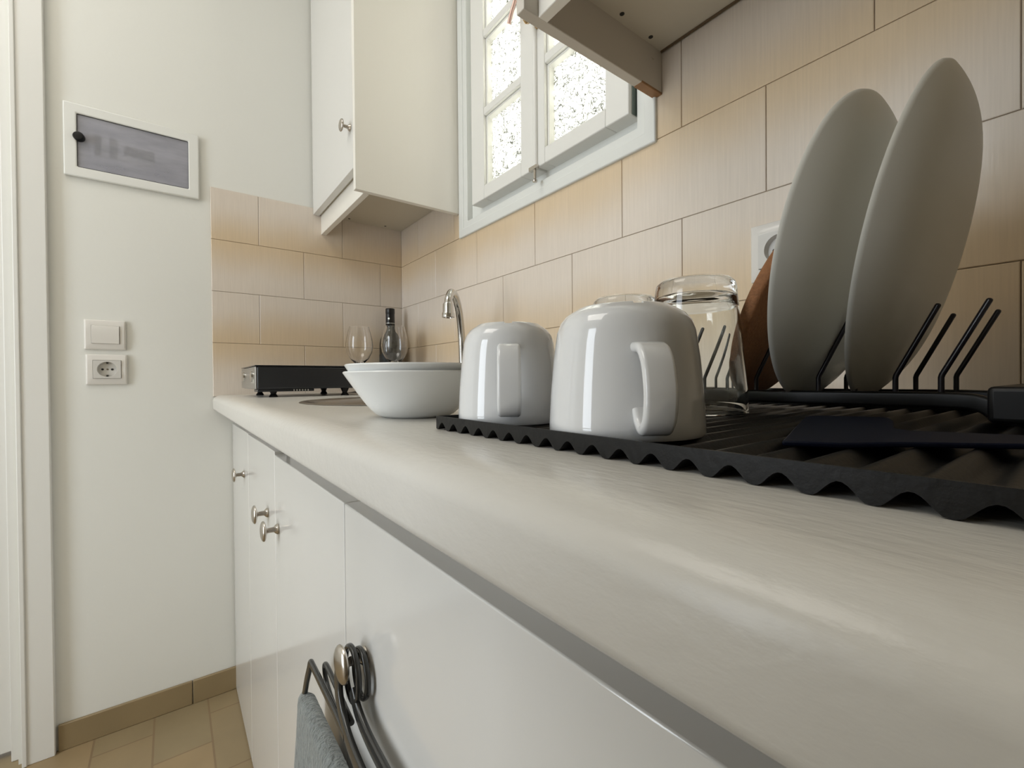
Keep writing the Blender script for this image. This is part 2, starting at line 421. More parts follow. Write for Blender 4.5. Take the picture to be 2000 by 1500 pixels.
# glazed tile cladding, each wall one mesh of bevelled tiles
def tiles(name, to3, rows, parent, holes=()):
    """rows: (z0, z1, flip, [joints]); to3(u, d, z) -> point, d = distance out of the wall"""
    bm = bmesh.new(); uvl = bm.loops.layers.uv.new('UVMap'); ra = bm.faces.layers.float.new('tile_rand')
    g = 0.0006; bv = 0.0008; D0, D1, D2 = 0.0, 0.0052, 0.0058
    for z0, z1, flip, js in rows:
        for u0, u1 in zip(js, js[1:]):
            spans = [(u0, u1, z0, z1)]
            for hu0, hu1, hz0, hz1 in holes:
                out = []
                for (a, b, c, d) in spans:
                    if b <= hu0 or a >= hu1 or d <= hz0 or c >= hz1: out.append((a, b, c, d)); continue
                    if a < hu0: out.append((a, hu0, c, d))
                    if b > hu1: out.append((hu1, b, c, d))
                    if c < hz0: out.append((max(a, hu0), min(b, hu1), c, hz0))
                    if d > hz1: out.append((max(a, hu0), min(b, hu1), hz1, d))
                spans = out
            rnd = random.random()
            for (a, b, c, d) in spans:
                ea = g if a == u0 else 0; eb = g if b == u1 else 0; ec = g if c == z0 else 0; ed = g if d == z1 else 0
                ba = bv if ea else 0; bb = bv if eb else 0; bc = bv if ec else 0; bd = bv if ed else 0
                lo = [(a + ea, c + ec), (b - eb, c + ec), (b - eb, d - ed), (a + ea, d - ed)]
                hi = [(a + ea + ba, c + ec + bc), (b - eb - bb, c + ec + bc), (b - eb - bb, d - ed - bd), (a + ea + ba, d - ed - bd)]
                r0 = [bm.verts.new(to3(u, D0, z)) for u, z in lo]
                r1 = [bm.verts.new(to3(u, D1, z)) for u, z in lo]
                r2 = [bm.verts.new(to3(u, D2, z)) for u, z in hi]
                fs = [bm.faces.new(r2)]
                for A, B in ((r0, r1), (r1, r2)):
                    for i in range(4):
                        j = (i + 1) % 4; fs.append(bm.faces.new((A[i], A[j], B[j], B[i])))
                for f in fs:
                    f[ra] = rnd
                    for lp in f.loops:
                        p = lp.vert.co
                        vv = (p.z - z0) / (z1 - z0)
                        lp[uvl].uv = ((p.x - p.y), vv if flip else 1 - vv)
    o = obj(name, bm, M['tile'], parent)
    return o
Z = [-0.004, 0.152, 0.302, 0.452, 0.602]
J2 = [0.002, 0.017, 0.2706, 0.514, 0.763, 1.0168, 1.2732, 1.5142, 1.765, 2.015, XR]
J3 = [0.002, 0.1427, 0.390, 0.6352, 0.8839, 1.1407, 1.397, 1.647, 1.897, 2.147, XR]
tr_rows = [(Z[0], Z[1], True, J2), (Z[1], Z[2], False, J3), (Z[2], Z[3], True, J2), (Z[3], Z[4], False, J3), (Z[4], 0.752, True, J2)]
TO = 0.0
tiles('tile_cladding', lambda u, d, z: Vector((u, -d, z)), tr_rows, wr, holes=((0.435, 1.09, 0.452, 1.47), (1.2632, 1.326, 0.186, 0.243)))
obj('grout_bed', box(0.002, XR, -0.0035, 0.0, Z[0], 0.447, ), M['grout'], wr)
obj('grout_bed', box(1.09, XR, -0.0035, 0.0, 0.447, 0.752), M['grout'], wr)
K2 = [-0.587, -0.338, -0.086, -0.006]; K3 = [-0.587, -0.465, -0.2165, -0.006]
tiles('tile_cladding', lambda u, d, z: Vector((d, u, z)),
      [(Z[0], Z[1], True, K2), (Z[1], Z[2], False, K3), (Z[2], Z[3], True, K2), (Z[3], Z[4], False, K3)], wl)
obj('grout_bed', box(0, 0.0035, -0.5865, 0, Z[0], Z[4] - .001), M['grout'], wl)

# tile skirting and casing on the end wall
bm = bmesh.new()
ys = [-0.917, -0.645, -0.40, -0.15]
for a, b in zip(ys, ys[1:]): box(0, 0.009, a + .001, b - .001, ZF, -0.8065, bm)
s = struct('baseboard_left', bm, mat('skirting_tile', (0.29, 0.215, 0.115), 0.4, var=0.15, vscale=9), bevel=0.002)
# door casing
bm = box(0, 0.018, -0.976, -0.920, ZF, 1.26); box(0.018, 0.0215, -0.976, -0.967, ZF, 1.26, bm)
box(0, 0.018, -1.866, -1.81, ZF, 1.26, bm); box(0, 0.018, -1.81, -0.976, 1.2, 1.26, bm)
struct('trim_1', bm, M['frame'], bevel=0.003, seg=3)
dr = group_structure('door_1', (-0.045, -1.39, ZF))
obj('door_leaf', box(-0.085, -0.045, DY0 + .004, DY1 - .004, ZF + 0.012, 1.19), M['frame'], dr, bevel=0.003)
bm = box(-0.045, -0.033, DY0 + .12, DY1 - .12, -0.70, -0.1); box(-0.045, -0.033, DY0 + .12, DY1 - .12, 0.05, 1.05, bm)
obj('door_panel', bm, M['frame'], dr, bevel=0.008)
obj('door_stop', box(-0.045, -0.02, DY1 - .016, DY1, ZF, 1.2), M['frame'], dr, bevel=0.002)

# balcony door in the opposite wall
bd = group_structure('door_2', (0.95, YF - .05, ZF))
bm = box(0.45, 0.52, YF - .1, YF - .04, ZF, 1.32); box(1.18, 1.25, YF - .1, YF - .04, ZF, 1.32, bm)
box(0.45, 1.25, YF - .1, YF - .04, 1.25, 1.32, bm); box(0.45, 1.25, YF - .1, YF - .04, -0.25, -0.18, bm)
obj('door_frame', bm, M['frame'], bd, bevel=0.003)

# ------------------------------------------------------------------ KITCHEN WINDOW
win = group_structure('window_1', (0.77, -0.01, WZ0))
def mitred(place, a0, a1, b0, b1, t, d0, d1, bm=None):
    bm = bm or bmesh.new()
    O = [(a0, b0), (a1, b0), (a1, b1), (a0, b1)]; I = [(a0 + t, b0 + t), (a1 - t, b0 + t), (a1 - t, b1 - t), (a0 + t, b1 - t)]
    g = {(w_, d): [bm.verts.new(place(p[0], p[1], dd)) for p in P] for w_, P in (('o', O), ('i', I)) for d, dd in ((0, d0), (1, d1))}
    for i in range(4):
        j = (i + 1) % 4
        for A, B in ((g['o', 0], g['i', 0]), (g['i', 0], g['i', 1]), (g['i', 1], g['o', 1]), (g['o', 1], g['o', 0])):
            bm.faces.new((A[i], A[j], B[j], B[i]))
    return bm
def ring(x0, x1, z0, z1, t, y0, y1, bm=None):
    return mitred(lambda a, b, d: (a, d, b), x0, x1, z0, z1, t, y0, y1, bm)
obj('window_casing', ring(0.4290, 1.0945, 0.447, 1.465, 0.024, -0.0125, 0.0), M['casing'], win, bevel=0.003, seg=3)
bm = ring(0.4405, 1.0835, 0.4585, 1.4555, 0.030, -0.009, 0.1); ring(0.4705, 1.0535, 0.4885, 1.4255, 0.04, 0.008, 0.1, bm)
obj('window_frame', bm, M['casing'], win, bevel=0.0025, seg=3)
def sash(x0, x1, gx0, gx1, z0=0.511, z1=1.405):
    yf, yb = -0.0255, 0.012
    s_ = box(x0, gx0, yf, yb, z0, z1); box(gx1, x1, yf, yb, z0, z1, s_)
    hs = [0.546 + i * 0.2015 for i in range(4)]
    box(gx0, gx1, yf, yb, z0, hs[0], s_); box(gx0, gx1, yf, yb, hs[3] + 0.182, z1, s_)
    for h in hs[1:]: box(gx0, gx1, yf + .001, yb, h - 0.0195, h, s_)
    so = obj('window_sash', s_, M['frame'], win, bevel=0.0022, seg=3)
    # stepped glazing bead round each pane
    bd_ = bmesh.new()
    for h in hs:
        ring(gx0, gx1, h, h + 0.182, 0.005, yf + .009, yb - .003, bd_)
    obj('glazing_bead', bd_, M['frame'], so, bevel=0.0015)
    for h in hs:
        obj('pane', box(gx0 + .002, gx1 - .002, -0.0005, 0.0035, h + .002, h + .18), M['pane'], so)
    return so
sl = sash(0.5225, 0.791, 0.582, 0.738)
sr = sash(0.797, 1.049, 0.822, 0.9945)
obj('astragal', tube([(0.794, -0.027, 0.513), (0.794, -0.027, 1.40)], 0.006, 10), M['frame'], win, smooth=40)
# bottom bolt
bm = box(0.777, 0.803, -0.034, -0.0255, 0.506, 0.514); tube([(0.794, -0.030, 0.506), (0.794, -0.030, 0.481)], 0.0032, 10, bm)
lathe([(0, 0), (.005, .001), (.0055, .005), (.003, .008), (0, .009)], (0.794, -0.030, 0.477), seg=12, bm=bm)
obj('bolt', bm, M['nickel'], win, smooth=40)
# espagnolette handle and knob
bm = tube([(0.772, -0.05, 0.95), (0.765, -0.052, 0.91), (0.744, -0.055, 0.87), (0.735, -0.055, 0.853)], 0.0045, 10, sm=4)
tube([(0.773, -0.0255, 0.952), (0.772, -0.051, 0.952)], 0.006, 12, bm)
obj('handle', bm, M['copper'], win, smooth=40)
bm = lathe([(0.0, 0), (.009, 0), (.009, .003), (.005, .006), (.005, .02), (.009, .024), (.011, .03), (.008, .036), (0, .038)], (0.803, -0.026, 0.823), (0, -1, 0), 24)
obj('knob', bm, M['brass'], win, smooth=40)
# dark strip painting the shade in the crack between right sash and frame
obj('crack_shade', box(1.0492, 1.0512, -0.016, 0.0, 0.513, 1.4), mat('dark_green_crack_shade', (0.10, 0.13, 0.11), 0.6), win)

# ------------------------------------------------------------------ WORKTOP
def worktop():
    x0, x1, yb = 0.004, 2.2, -0.0065
    pr = [(yb, -0.04), (yb, 0.0)]
    pts = [(yb, 0.0), (-0.562, 0.0)]
    for k in range(1, 9):
        a = math.radians(90 * k / 8); pts.append((-0.562 - 0.026 * math.sin(a), -0.0155 + 0.0155 * math.cos(a)))
    pts += [(-0.588, -0.036)]
    for k in range(1, 5):
        a = math.radians(90 * k / 4); pts.append((-0.583 - 0.005 * math.cos(a), -0.036 - 0.006 * math.sin(a)))
    pts += [(yb, -0.042)]
    bm = bmesh.new()
    A = [bm.verts.new((x0, y, z)) for y, z in pts]; B = [bm.verts.new((x1, y, z)) for y, z in pts]
    n = len(pts)
    for i in range(n):
        j = (i + 1) % n; bm.faces.new((A[i], A[j], B[j], B[i]))
    bm.faces.new(A[::-1]); bm.faces.new(B)
    return bm
SKX, SKY, SKR = 0.755, -0.305, 0.195
ct = obj('worktop', worktop(), M['counter'], origin=(1.1, -0.29, -0.042))
tag(ct, 'long off-white painted kitchen worktop with a rounded front edge', 'worktop')
# cut the round hole for the sink
cut = obj('cutter', lathe([(0, -0.1), (SKR - .004, -0.1), (SKR - .004, 0.05), (0, 0.05)], (SKX, SKY, 0), seg=96), M['counter'])
md = ct.modifiers.new('hole', 'BOOLEAN'); md.operation = 'DIFFERENCE'; md.object = cut; md.solver = 'EXACT'
bpy.context.view_layer.update()
me2 = bpy.data.meshes.new_from_object(ct.evaluated_get(bpy.context.evaluated_depsgraph_get()))
ct.modifiers.clear(); ct.data = me2; bpy.data.objects.remove(cut)
for p in me2.polygons: p.use_smooth = True
me2.set_sharp_from_angle(angle=math.radians(40))

# sink
sk = thing('sink', (SKX, SKY, -0.15), 'round stainless steel sink bowl set into the worktop, half hidden by white bowls', 'sink')
R_ = SKR
obj('basin', lathe([(R_ + .006, 0.0002), (R_ + .010, 0.0006), (R_ + .008, .0016), (R_ + .002, .0018), (R_ - .003, .0012), (R_ - .007, -.003), (R_ - .010, -.010), (R_ - .02, -.10), (R_ - .05, -.145), (0.03, -.15),
                    (0.03, -.152), (R_ - .05, -.148), (R_ - .012, -.10), (R_ - .006, -.004)], (SKX, SKY, 0), seg=96, close=True), M['steel'], sk, smooth=50)
obj('drain', lathe([(0, -.151), (.012, -.151), (.014, -.148), (.028, -.147), (.032, -.149), (.032, -.16), (0, -.16)], (SKX, SKY, 0), seg=32), M['chrome'], sk, smooth=40)

# faucet
fc = thing('faucet', (0.598, -0.104, 0), 'chrome swan neck kitchen faucet rising behind the sink', 'faucet')
obj('faucet_base', lathe([(0, 0), (.026, 0), (.026, .006), (.02, .012), (.019, .045), (.015, .055), (0, .056)], (0.598, -0.104, 0), seg=32), M['chrome'], fc, smooth=40)
neck = [(0.598, -0.104, 0.05), (0.600, -0.106, 0.10), (0.606, -0.112, 0.155), (0.620, -0.126, 0.203), (0.642, -0.148, 0.232), (0.664, -0.171, 0.237), (0.679, -0.186, 0.222), (0.684, -0.191, 0.205)]
obj('spout', tube(neck, 0.0088, 16, sm=6), M['chrome'], fc, smooth=60)
obj('aerator', lathe([(0, .034), (.0085, .034), (.0115, .030), (.0118, .012), (.0135, .010), (.0138, .001), (.012, 0), (.0105, .0), (.010, .004), (0, .004)], (0.6845, -0.1915, 0.176), (0, 0, 1), 32), M['chrome'], fc, smooth=40)
bm = tube([(0.598, -0.104, 0.03), (0.63, -0.10, 0.035), (0.672, -0.096, 0.05)], 0.006, 12, sm=4)
obj('lever', bm, M['chrome'], fc, smooth=60)

# ------------------------------------------------------------------ BASE CABINETS
def knob(parent, x, y, z, r=0.0170, ln=0.026, label=None):
    pr = [(0, 0), (.0085, 0), (.009, .0015), (.0075, .004), (.0045, .007), (.004, .016), (.006, .0185), (r * .80, .0198), (r * .95, .0208), (r, .0222), (r * .98, .0236), (r * .90, .0250), (r * .75, .0262), (r * .5, .0271), (r * .25, .0275), (0, .0276)]
    k = obj('knob', lathe(pr, (x, y, z), (0, -1, 0), 36), M['nickel'], parent, smooth=35)
    return k
DYF = -0.540
def base_cab(x0, x1, ztop, kx, kz, label, tl=-0.0425, tr=-0.0425):
    t = thing('base_cabinet', ((x0 + x1) / 2, -0.26, ZF), label, 'cabinet', None)
    bm = box(x0, x0 + .016, DYF + .022, -0.01, ZF, tl); box(x1 - .016, x1, DYF + .022, -0.01, ZF, tr, bm)
    box(x0 + .016, x1 - .016, DYF + .022, -0.01, -0.80, -0.784, bm)
    box(x0 + .016, x1 - .016, -0.018, -0.01, -0.784, -0.16, bm)
    obj('carcass', bm, M['carcass'], t)
    obj('top_rail', box(x0 + .016, x1 - .016, DYF + .022, DYF + .04, -0.13, -0.0425), M['recess'], t)
    d = obj('door', box(x0 + .001, x1 - .001, DYF, DYF + .018, ZF + 0.003, ztop), M['lacquer'], t, bevel=0.0012)
    if kx is not None: knob(d, kx, DYF, kz)
    return t
base_cab(0.004, 0.34, -0.0845, 0.2689, -0.192, 'white base cabinet in the corner against the end wall, farthest of the row')
base_cab(0.34, 0.684, -0.0850, 0.6102, -0.2095, 'white base cabinet second from the end wall, knob near its right edge', tr=-0.17)
base_cab(0.684, 1.0845, -0.0905, 0.7125, -0.2138, 'white base cabinet under the sink, knob close to its left edge', tl=-0.17)
base_cab(1.0845, 1.60, -0.0905, 1.1478, -0.2203, 'nearest white base cabinet, black hanger with towel on its knob')
base_cab(1.60, 2.19, -0.0905, None, 0, 'white base cabinet beside the nearest one, beyond the picture edge')

# ------------------------------------------------------------------ UPPER CABINETS
def wall_cab(name, x0, x1, label, ztop, end, screws, doors):
    t = thing(name, ((x0 + x1) / 2, -0.15, 0.52), label, 'cabinet')
    yf = -0.3085
    zb = 0.520 if end == 'right' else 0.524
    zu = 0.582 if end == 'right' else 0.595
    if end == 'right':
        obj('side_panel', box(x1 - .016, x1, yf, -0.0068, zb, ztop), M['lacquer_old'], t, bevel=0.0012)
        a, b = x0, x1 - .016
    else:
        obj('side_panel', box(x0, x0 + .016, yf, -0.0068, zb, ztop), M['edgeworn'], t, bevel=0.001)
        a, b = x0 + .016, x1
    bm = box(a, b, -0.288, -0.0068, zu, zu + .016)
    obj('bottom_panel', bm, M['under'], t)
    obj('carcass', box(a, b, -0.288, -0.0068, zu + .016, ztop), M['under'], t)
    obj('valance', box(a, b, -0.284, -0.268, zb - .001, zu), M['lacquer_old'], t, bevel=0.0012)
    xs = doors
    for q, (d0, d1, kx, kz) in enumerate(xs):
        d = obj('door', box(d0 + .001, d1 - .001, yf, yf + .0185, zu - .004, ztop), M['lacquer'] if end == 'right' else M['lacquer_old'], t, bevel=0.0012)
        if kx: knob(d, kx, yf, kz, 0.0155)
    for x, y in screws:
        obj('screw_hole', lathe([(0, 0), (.0036, 0), (.0036, .0006), (0, .0006)], (x, y, zu - .0006), seg=16), M['dark'], t)
    return t
wall_cab('wall_cabinet', 0.006, 0.427, 'white wall cabinet in the corner above the hob, left of the window', 1.5, 'right',
         [(0.03, -0.20), (0.03, -0.075)], [(0.006, 0.411, 0.392, 0.687)])
cr_ = wall_cab('wall_cabinet', 1.0885, 2.19, 'white wall cabinet with worn edges, right of the window above the dish rack', 1.2, 'left',
         [(1.1175, -0.1265), (1.1151, -0.0517)], [(1.106, 1.62, None, 0), (1.62, 2.19, None, 0)])
obj('chipped_corner', box(1.0883, 1.1047, -0.062, -0.0066, 0.5232, 0.5275), M['wood'], cr_, bevel=0.001)
bm = tube([(1.106, -0.010, 0.594), (1.3, -0.010, 0.594), (2.1, -0.010, 0.594)], 0.0022, 6)
obj('joint_line', bm, mat('brown_filler', (0.12, 0.08, 0.04), 0.8), cr_)

# ------------------------------------------------------------------ END WALL FITTINGS
fb = thing('fuse_box', (0, -0.75, 0.556), 'flush fuse box with white frame and smoked cover on the end wall', 'fuse box')
def ring_yz(y0, y1, z0, z1, t, x0, x1, bm=None):
    return mitred(lambda a, b, d: (d, a, b), y0, y1, z0, z1, t, x0, x1, bm)
obj('frame', ring_yz(-0.889, -0.6125, 0.556, 0.738, 0.0245, 0.0005, 0.010), mat('fuse_box_frame_paint', (0.80, 0.80, 0.76), 0.4), fb, bevel=0.003, seg=3)
obj('back_panel', box(0.0005, 0.0012, -0.864, -0.637, 0.581, 0.713), M['paneldark'], fb)
bm = bmesh.new()
for i in range(4): box(0.0012, 0.0035, -0.775 + i * .016, -0.7625 + i * .016, 0.638, 0.662, bm)
obj('breakers', bm, M['breakerdark'], fb)
bm = box(0.0012, 0.0035, -0.832, -0.820, 0.622, 0.672); box(0.0012, 0.0035, -0.803, -0.789, 0.622, 0.672, bm)
obj('main_switch', bm, M['breakerdark'], fb)
bm = box(0.0012, 0.003, -0.820, -0.803, 0.622, 0.655); box(0.0012, 0.003, -0.789, -0.715, 0.622, 0.637, bm)
obj('switch_face', bm, M['breaker'], fb)
cv = obj('cover', box(0.0045, 0.0065, -0.8635, -0.6375, 0.5815, 0.7125), M['cover'], fb)
obj('cover_gap', ring_yz(-0.8645, -0.6365, 0.5805, 0.7135, 0.0013, 0.004, 0.0072), M['dark'], fb)
obj('cover_knob', lathe([(0, .016), (.009, .015), (.011, .012), (.011, .002), (.0, .002)], (0.0035, -0.859, 0.655), (1, -.15, 0), 24), M['blackplastic'], fb, smooth=40)

def plate_curved(y0, y1, z0, z1, iy0, iy1, iz0, iz1, place):
    """gently arched wall plate with an opening; place(d, u, z)"""
    bm = bmesh.new()
    us = [y0, y0 + .003, iy0, iy1, y1 - .003, y1]; zs = [z0, z0 + .003, iz0, (iz0 + iz1) / 2, iz1, z1 - .003, z1]
    zc = (z0 + z1) / 2; hh = (z1 - z0) / 2
    def d(u, z):
        k = 0.0105 - 0.004 * ((z - zc) / hh) ** 2
        return 0.0055 if (u in (y0, y1) or z in (z0, z1)) else k
    g = {}
    for i, u in enumerate(us):
        for j, z in enumerate(zs): g[i, j] = bm.verts.new(place(d(u, z), u, z))
    for i in range(len(us) - 1):
        for j in range(len(zs) - 1):
            if i == 2 and j in (2, 3): continue
            bm.faces.new((g[i, j], g[i + 1, j], g[i + 1, j + 1], g[i, j + 1]))
    # skirt back to the wall, outer and inner
    def skirt(loop, dep):
        base = [bm.verts.new(place(dep, *uz)) for uz in [l[1] for l in loop]]
        top = [l[0] for l in loop]
        for a in range(len(loop)):
            b = (a + 1) % len(loop); bm.faces.new((top[a], top[b], base[b], base[a]))
    n, m_ = len(us) - 1, len(zs) - 1
    outer = [(g[i, 0], (us[i], zs[0])) for i in range(n + 1)] + [(g[n, j], (us[n], zs[j])) for j in range(1, m_ + 1)] + \
            [(g[i, m_], (us[i], zs[m_])) for i in range(n - 1, -1, -1)] + [(g[0, j], (us[0], zs[j])) for j in range(m_ - 1, 0, -1)]
    skirt(outer, 0.0003)
    inner = [(g[2, 2], (us[2], zs[2])), (g[3, 2], (us[3], zs[2])), (g[3, 3], (us[3], zs[3])), (g[3, 4], (us[3], zs[4])), (g[2, 4], (us[2], zs[4])), (g[2, 3], (us[2], zs[3]))]
    skirt(inner, 0.002)
    return bm
PL = lambda d, u, z: Vector((d, u, z))
sw = thing('light_switch', (0, -0.8175, 0.124), 'white rocker light switch on the end wall, above the socket', 'light switch')
obj('frame', plate_curved(-0.8575, -0.777, 0.124, 0.200, -0.844, -0.789, 0.139, 0.185, PL), M['plastic'], sw, bevel=0.0008, smooth=50)
bm = bmesh.new()
sec = [(-0.8435, -0.7895)]
prof = [(0.139, 0.009), (0.1395, .0115), (0.150, .0122), (0.162, .0135), (0.174, .0135), (0.1845, .011), (0.185, .009), (0.185, .003), (0.139, .003)]
A = [bm.verts.new((d, -0.8434, z)) for z, d in prof]; B = [bm.verts.new((d, -0.7896, z)) for z, d in prof]
for i in range(len(prof)):
    j = (i + 1) % len(prof); bm.faces.new((A[i], A[j], B[j], B[i]))
bm.faces.new(A); bm.faces.new(B[::-1])
obj('rocker', bm, M['plastic'], sw, bevel=0.0006, smooth=40)
def socket_insert(t, place, c_u, c_z, w_=0.054, h_=0.046):
    bm = bmesh.new(); seg = 40; R0 = 0.0195
    # square face with a round well
    corners = []
    def sq(a):
        c, s_ = math.cos(a), math.sin(a); k = 1 / max(abs(c) / (w_ / 2), abs(s_) / (h_ / 2)); return c * k, s_ * k
    rings = []
    for mode in ('edge0', 'edge', 'rim', 'wall', 'floor', 'mid'):
        row = []
        for i in range(seg):
            a = 2 * PI * (i + .5) / seg
            if mode == 'edge0': u, z = sq(a); d = 0.002
            elif mode == 'edge': u, z = sq(a); d = 0.0118
            elif mode == 'rim': u, z, d = R0 * math.cos(a), R0 * math.sin(a), 0.0118
            elif mode == 'wall': u, z, d = R0 * .94 * math.cos(a), R0 * .94 * math.sin(a), 0.002
            elif mode == 'floor': u, z, d = R0 * .5 * math.cos(a), R0 * .5 * math.sin(a), 0.002
            else: u, z, d = R0 * .1 * math.cos(a), R0 * .1 * math.sin(a), 0.002
            row.append(bm.verts.new(place(d, c_u + u, c_z + z)))
        rings.append(row)
    for A, B in zip(rings, rings[1:]):
        for i in range(seg):
            j = (i + 1) % seg; bm.faces.new((A[i], A[j], B[j], B[i]))
    bm.faces.new(rings[-1])
    ins = obj('socket_insert', bm, M['plasticin'], t, smooth=30)
    for du in (-0.0095, 0.0095):
        p = place(0.0021, c_u + du, c_z); q = place(0.0032, c_u + du, c_z)
        obj('pin_hole', lathe([(0, 0), (.0027, 0), (.0027, .0006), (0, .0006)], p, (q - p), 16), M['dark'], ins)
    for dz in (-0.0165, 0.0165):
        p = place(0.0022, c_u, c_z + dz)
        a = place(0.0022, c_u - .002, c_z + dz - .002); b = place(0.006, c_u + .002, c_z + dz + .002)
        obj('earth_clip', box(min(a.x, b.x), max(a.x, b.x), min(a.y, b.y), max(a.y, b.y), min(a.z, b.z), max(a.z, b.z)), M['dark'], ins)
    p = place(0.0021, c_u, c_z); q = place(0.0032, c_u, c_z)
    obj('screw', lathe([(0, 0), (.0022, 0), (.0022, .0008), (0, .0008)], p, q - p, 16), M['nickel'], ins)
so_ = thing('power_socket', (0, -0.815, 0.034), 'white power socket on the end wall below the light switch', 'socket')
obj('frame', plate_curved(-0.8555, -0.775, 0.034, 0.1115, -0.842, -0.787, 0.0495, 0.0965, PL), M['plastic'], so_, bevel=0.0008, smooth=50)
socket_insert(so_, PL, -0.8145, 0.073)
sp = thing('power_socket', (1.2946, -0.006, 0.173), 'white power socket on the tiles, half hidden behind the left dinner plate', 'socket')
PR = lambda d, u, z: Vector((u, -0.0058 - d, z))
bm = plate_curved(1.2545, 1.335, 0.174, 0.2545, 1.267, 1.3225, 0.1905, 0.239, PR)
obj('frame', bm, M['plastic'], sp, bevel=0.0008, smooth=50)
socket_insert(sp, PR, 1.2947, 0.2148, 0.055, 0.048)

# ------------------------------------------------------------------ PORTABLE HOB
hx0, hx1, hy0, hy1 = 0.100, 0.360, -0.525, -0.245
hb = thing('hot_plate', (0.23, -0.385, 0), 'black portable electric hob with steel front standing in the worktop corner', 'hob')
obj('body', box(hx0, hx1, hy0 + .003, hy1, 0.0195, 0.0745), M['hobside'], hb, bevel=0.004, seg=3)
obj('steel_front', box(hx0 + .001, hx1 - .003, hy0, hy0 + .003, 0.0205, 0.0735), M['hobfront'], hb, bevel=0.001)
obj('glass_top', box(hx0 - .001, hx1 + .001, hy0 - .001, hy1 + .001, 0.0745, 0.0772), M['hobglass'], hb, bevel=0.001)
bm = box(hx1 - .055, hx1 - .003, hy0 + .004, hy0 + .13, 0.0135, 0.0195)
obj('base_tray', bm, M['hobside'], hb, bevel=0.001)
bm = bmesh.new()
for k in range(6): box(hx1 - .0032, hx1 - .0024, hy0 + .082 + k * .0065, hy0 + .0845 + k * .0065, 0.0145, 0.0185, bm)
obj('vent_slots', bm, M['foil'], hb)
for x in (hx0 + .035, hx1 - .018):
    for y in (hy0 + .04, hy1 - .07):
        obj('foot', lathe([(0, 0), (.009, 0), (.010, .002), (.006, .008), (.0075, .012), (.011, .02), (0, .02)], (x, y, 0), seg=24), M['blackplastic'], hb, smooth=35)
for k in range(2):
    kx = hx0 + .055 + k * .15
    kb = obj('control_knob', lathe([(0, 0), (.013, 0), (.0125, .0035), (.0, .004)], (kx, hy0, 0.050), (0, -1, 0), 32), M['chrome'], hb, smooth=35)
obj('maker_strip', box(hx1 - .07, hx1 - .012, hy0 - .0008, hy0, 0.034, 0.044), M['foil'], hb)

# ------------------------------------------------------------------ WINE BOTTLE AND GLASSES
bt = thing('wine_bottle', (0.058, -0.072, 0), 'dark wine bottle with black foil capsule in the corner behind a wine glass', 'bottle')
cB = (0.058, -0.072, 0)
obj('bottle_body', lathe([(0, .004), (.02, .001), (.034, 0), (.0375, .004), (.0375, .150), (.0372, .165), (.034, .182), (.026, .198), (.018, .208), (.0150, .218), (.0145, .235), (.014, .280), (0, .280)], cB, seg=48), M['bottleglass'], bt, smooth=50)
obj('capsule', lathe([(.0152, .226), (.0156, .2265), (.0152, .262), (.0150, .270), (.0158, .271), (.0158, .286), (.0148, .288), (0, .288)], cB, seg=32), M['capsule'], bt, smooth=40)
obj('capsule_band', lathe([(.0158, .2355), (.0159, .2357), (.0159, .2372), (.0158, .2374)], cB, seg=32), M['foil'], bt)
dv = (Vector((1.568, -0.683, 0)) - Vector((0.058, -0.072, 0))).normalized()
dv = Matrix.Rotation(math.radians(-18), 3, 'Z') @ dv
obj('capsule_emblem', lathe([(0, 0), (.0034, 0), (.0034, .0012), (0, .0012)], Vector(cB) + Vector((0, 0, .252)) + dv * .0148, dv, 20), M['foil'], bt)
obj('bottle_label', lathe([(.0377, .035), (.0379, .0352), (.0379, .128), (.0377, .1282)], cB, seg=48), M['label'], bt)
def wine_glass(c, label):
    t = thing('wine_glass', c, label, 'wine glass', 'stemmed wine glasses beside the bottle')
    s_ = 1.0
    out = [(0, 0), (.038, .0), (.0385, .001), (.036, .002), (.012, .0055), (.0052, .012), (.0042, .03), (.004, .07), (.0055, .084), (.014, .094), (.029, .109), (.0395, .130), (.0425, .150), (.0405, .172), (.036, .192), (.0305, .2125)]
    inn = [(.0297, .2125), (.0352, .192), (.0396, .172), (.0416, .150), (.0386, .131), (.028, .1105), (.012, .0965), (0, .0935)]
    obj('bowl_and_stem', lathe(out + inn, c, seg=56), M['wineglass'], t, smooth=60)
    return t
wine_glass((0.105, -0.196, 0), 'empty wine glass on its own, left of the dark bottle')
wine_glass((0.186, -0.110, 0), 'empty wine glass standing right in front of the dark bottle')

# ------------------------------------------------------------------ BOWLS
BX, BY = 1.1285, -0.478
def bowl(z0, hgt, r, rb, label, name='bowl'):
    o = [(0, 0.002), (rb * .8, .0015), (rb * .84, 0), (rb * .97, 0), (rb + .006, .003), (rb + .012, .0085)]
    n = 8; r1, h1 = o[-1]
    for k in range(1, n + 1):
        t = k / n; o.append((r1 + (r - r1) * (t ** 0.93), h1 + (hgt - h1) * t))
    th = 0.0028
    i_ = [(r - .0008, hgt + .0012), (r - th, hgt + .0004)]
    for k in range(n - 1, -1, -1):
        t = k / n; i_.append((r1 + (r - r1) * (t ** 0.93) - th, h1 + (hgt - h1) * t + .0008))
    i_ += [(rb, .0062), (rb * .6, .0048), (0, .0045)]
    b_ = obj(name, lathe(o + i_, (BX, BY, z0), seg=96), M['opal'], origin=(BX, BY, z0), smooth=50)
    tag(b_, label, 'bowl', 'two nested white bowls')
    return b_
bowl(0.0, 0.0455, 0.0722, 0.034, 'lower of the two nested white glass bowls, resting on the worktop')
bowl(0.0072, 0.0455, 0.0705, 0.033, 'upper of the two nested white glass bowls, sitting inside the other')

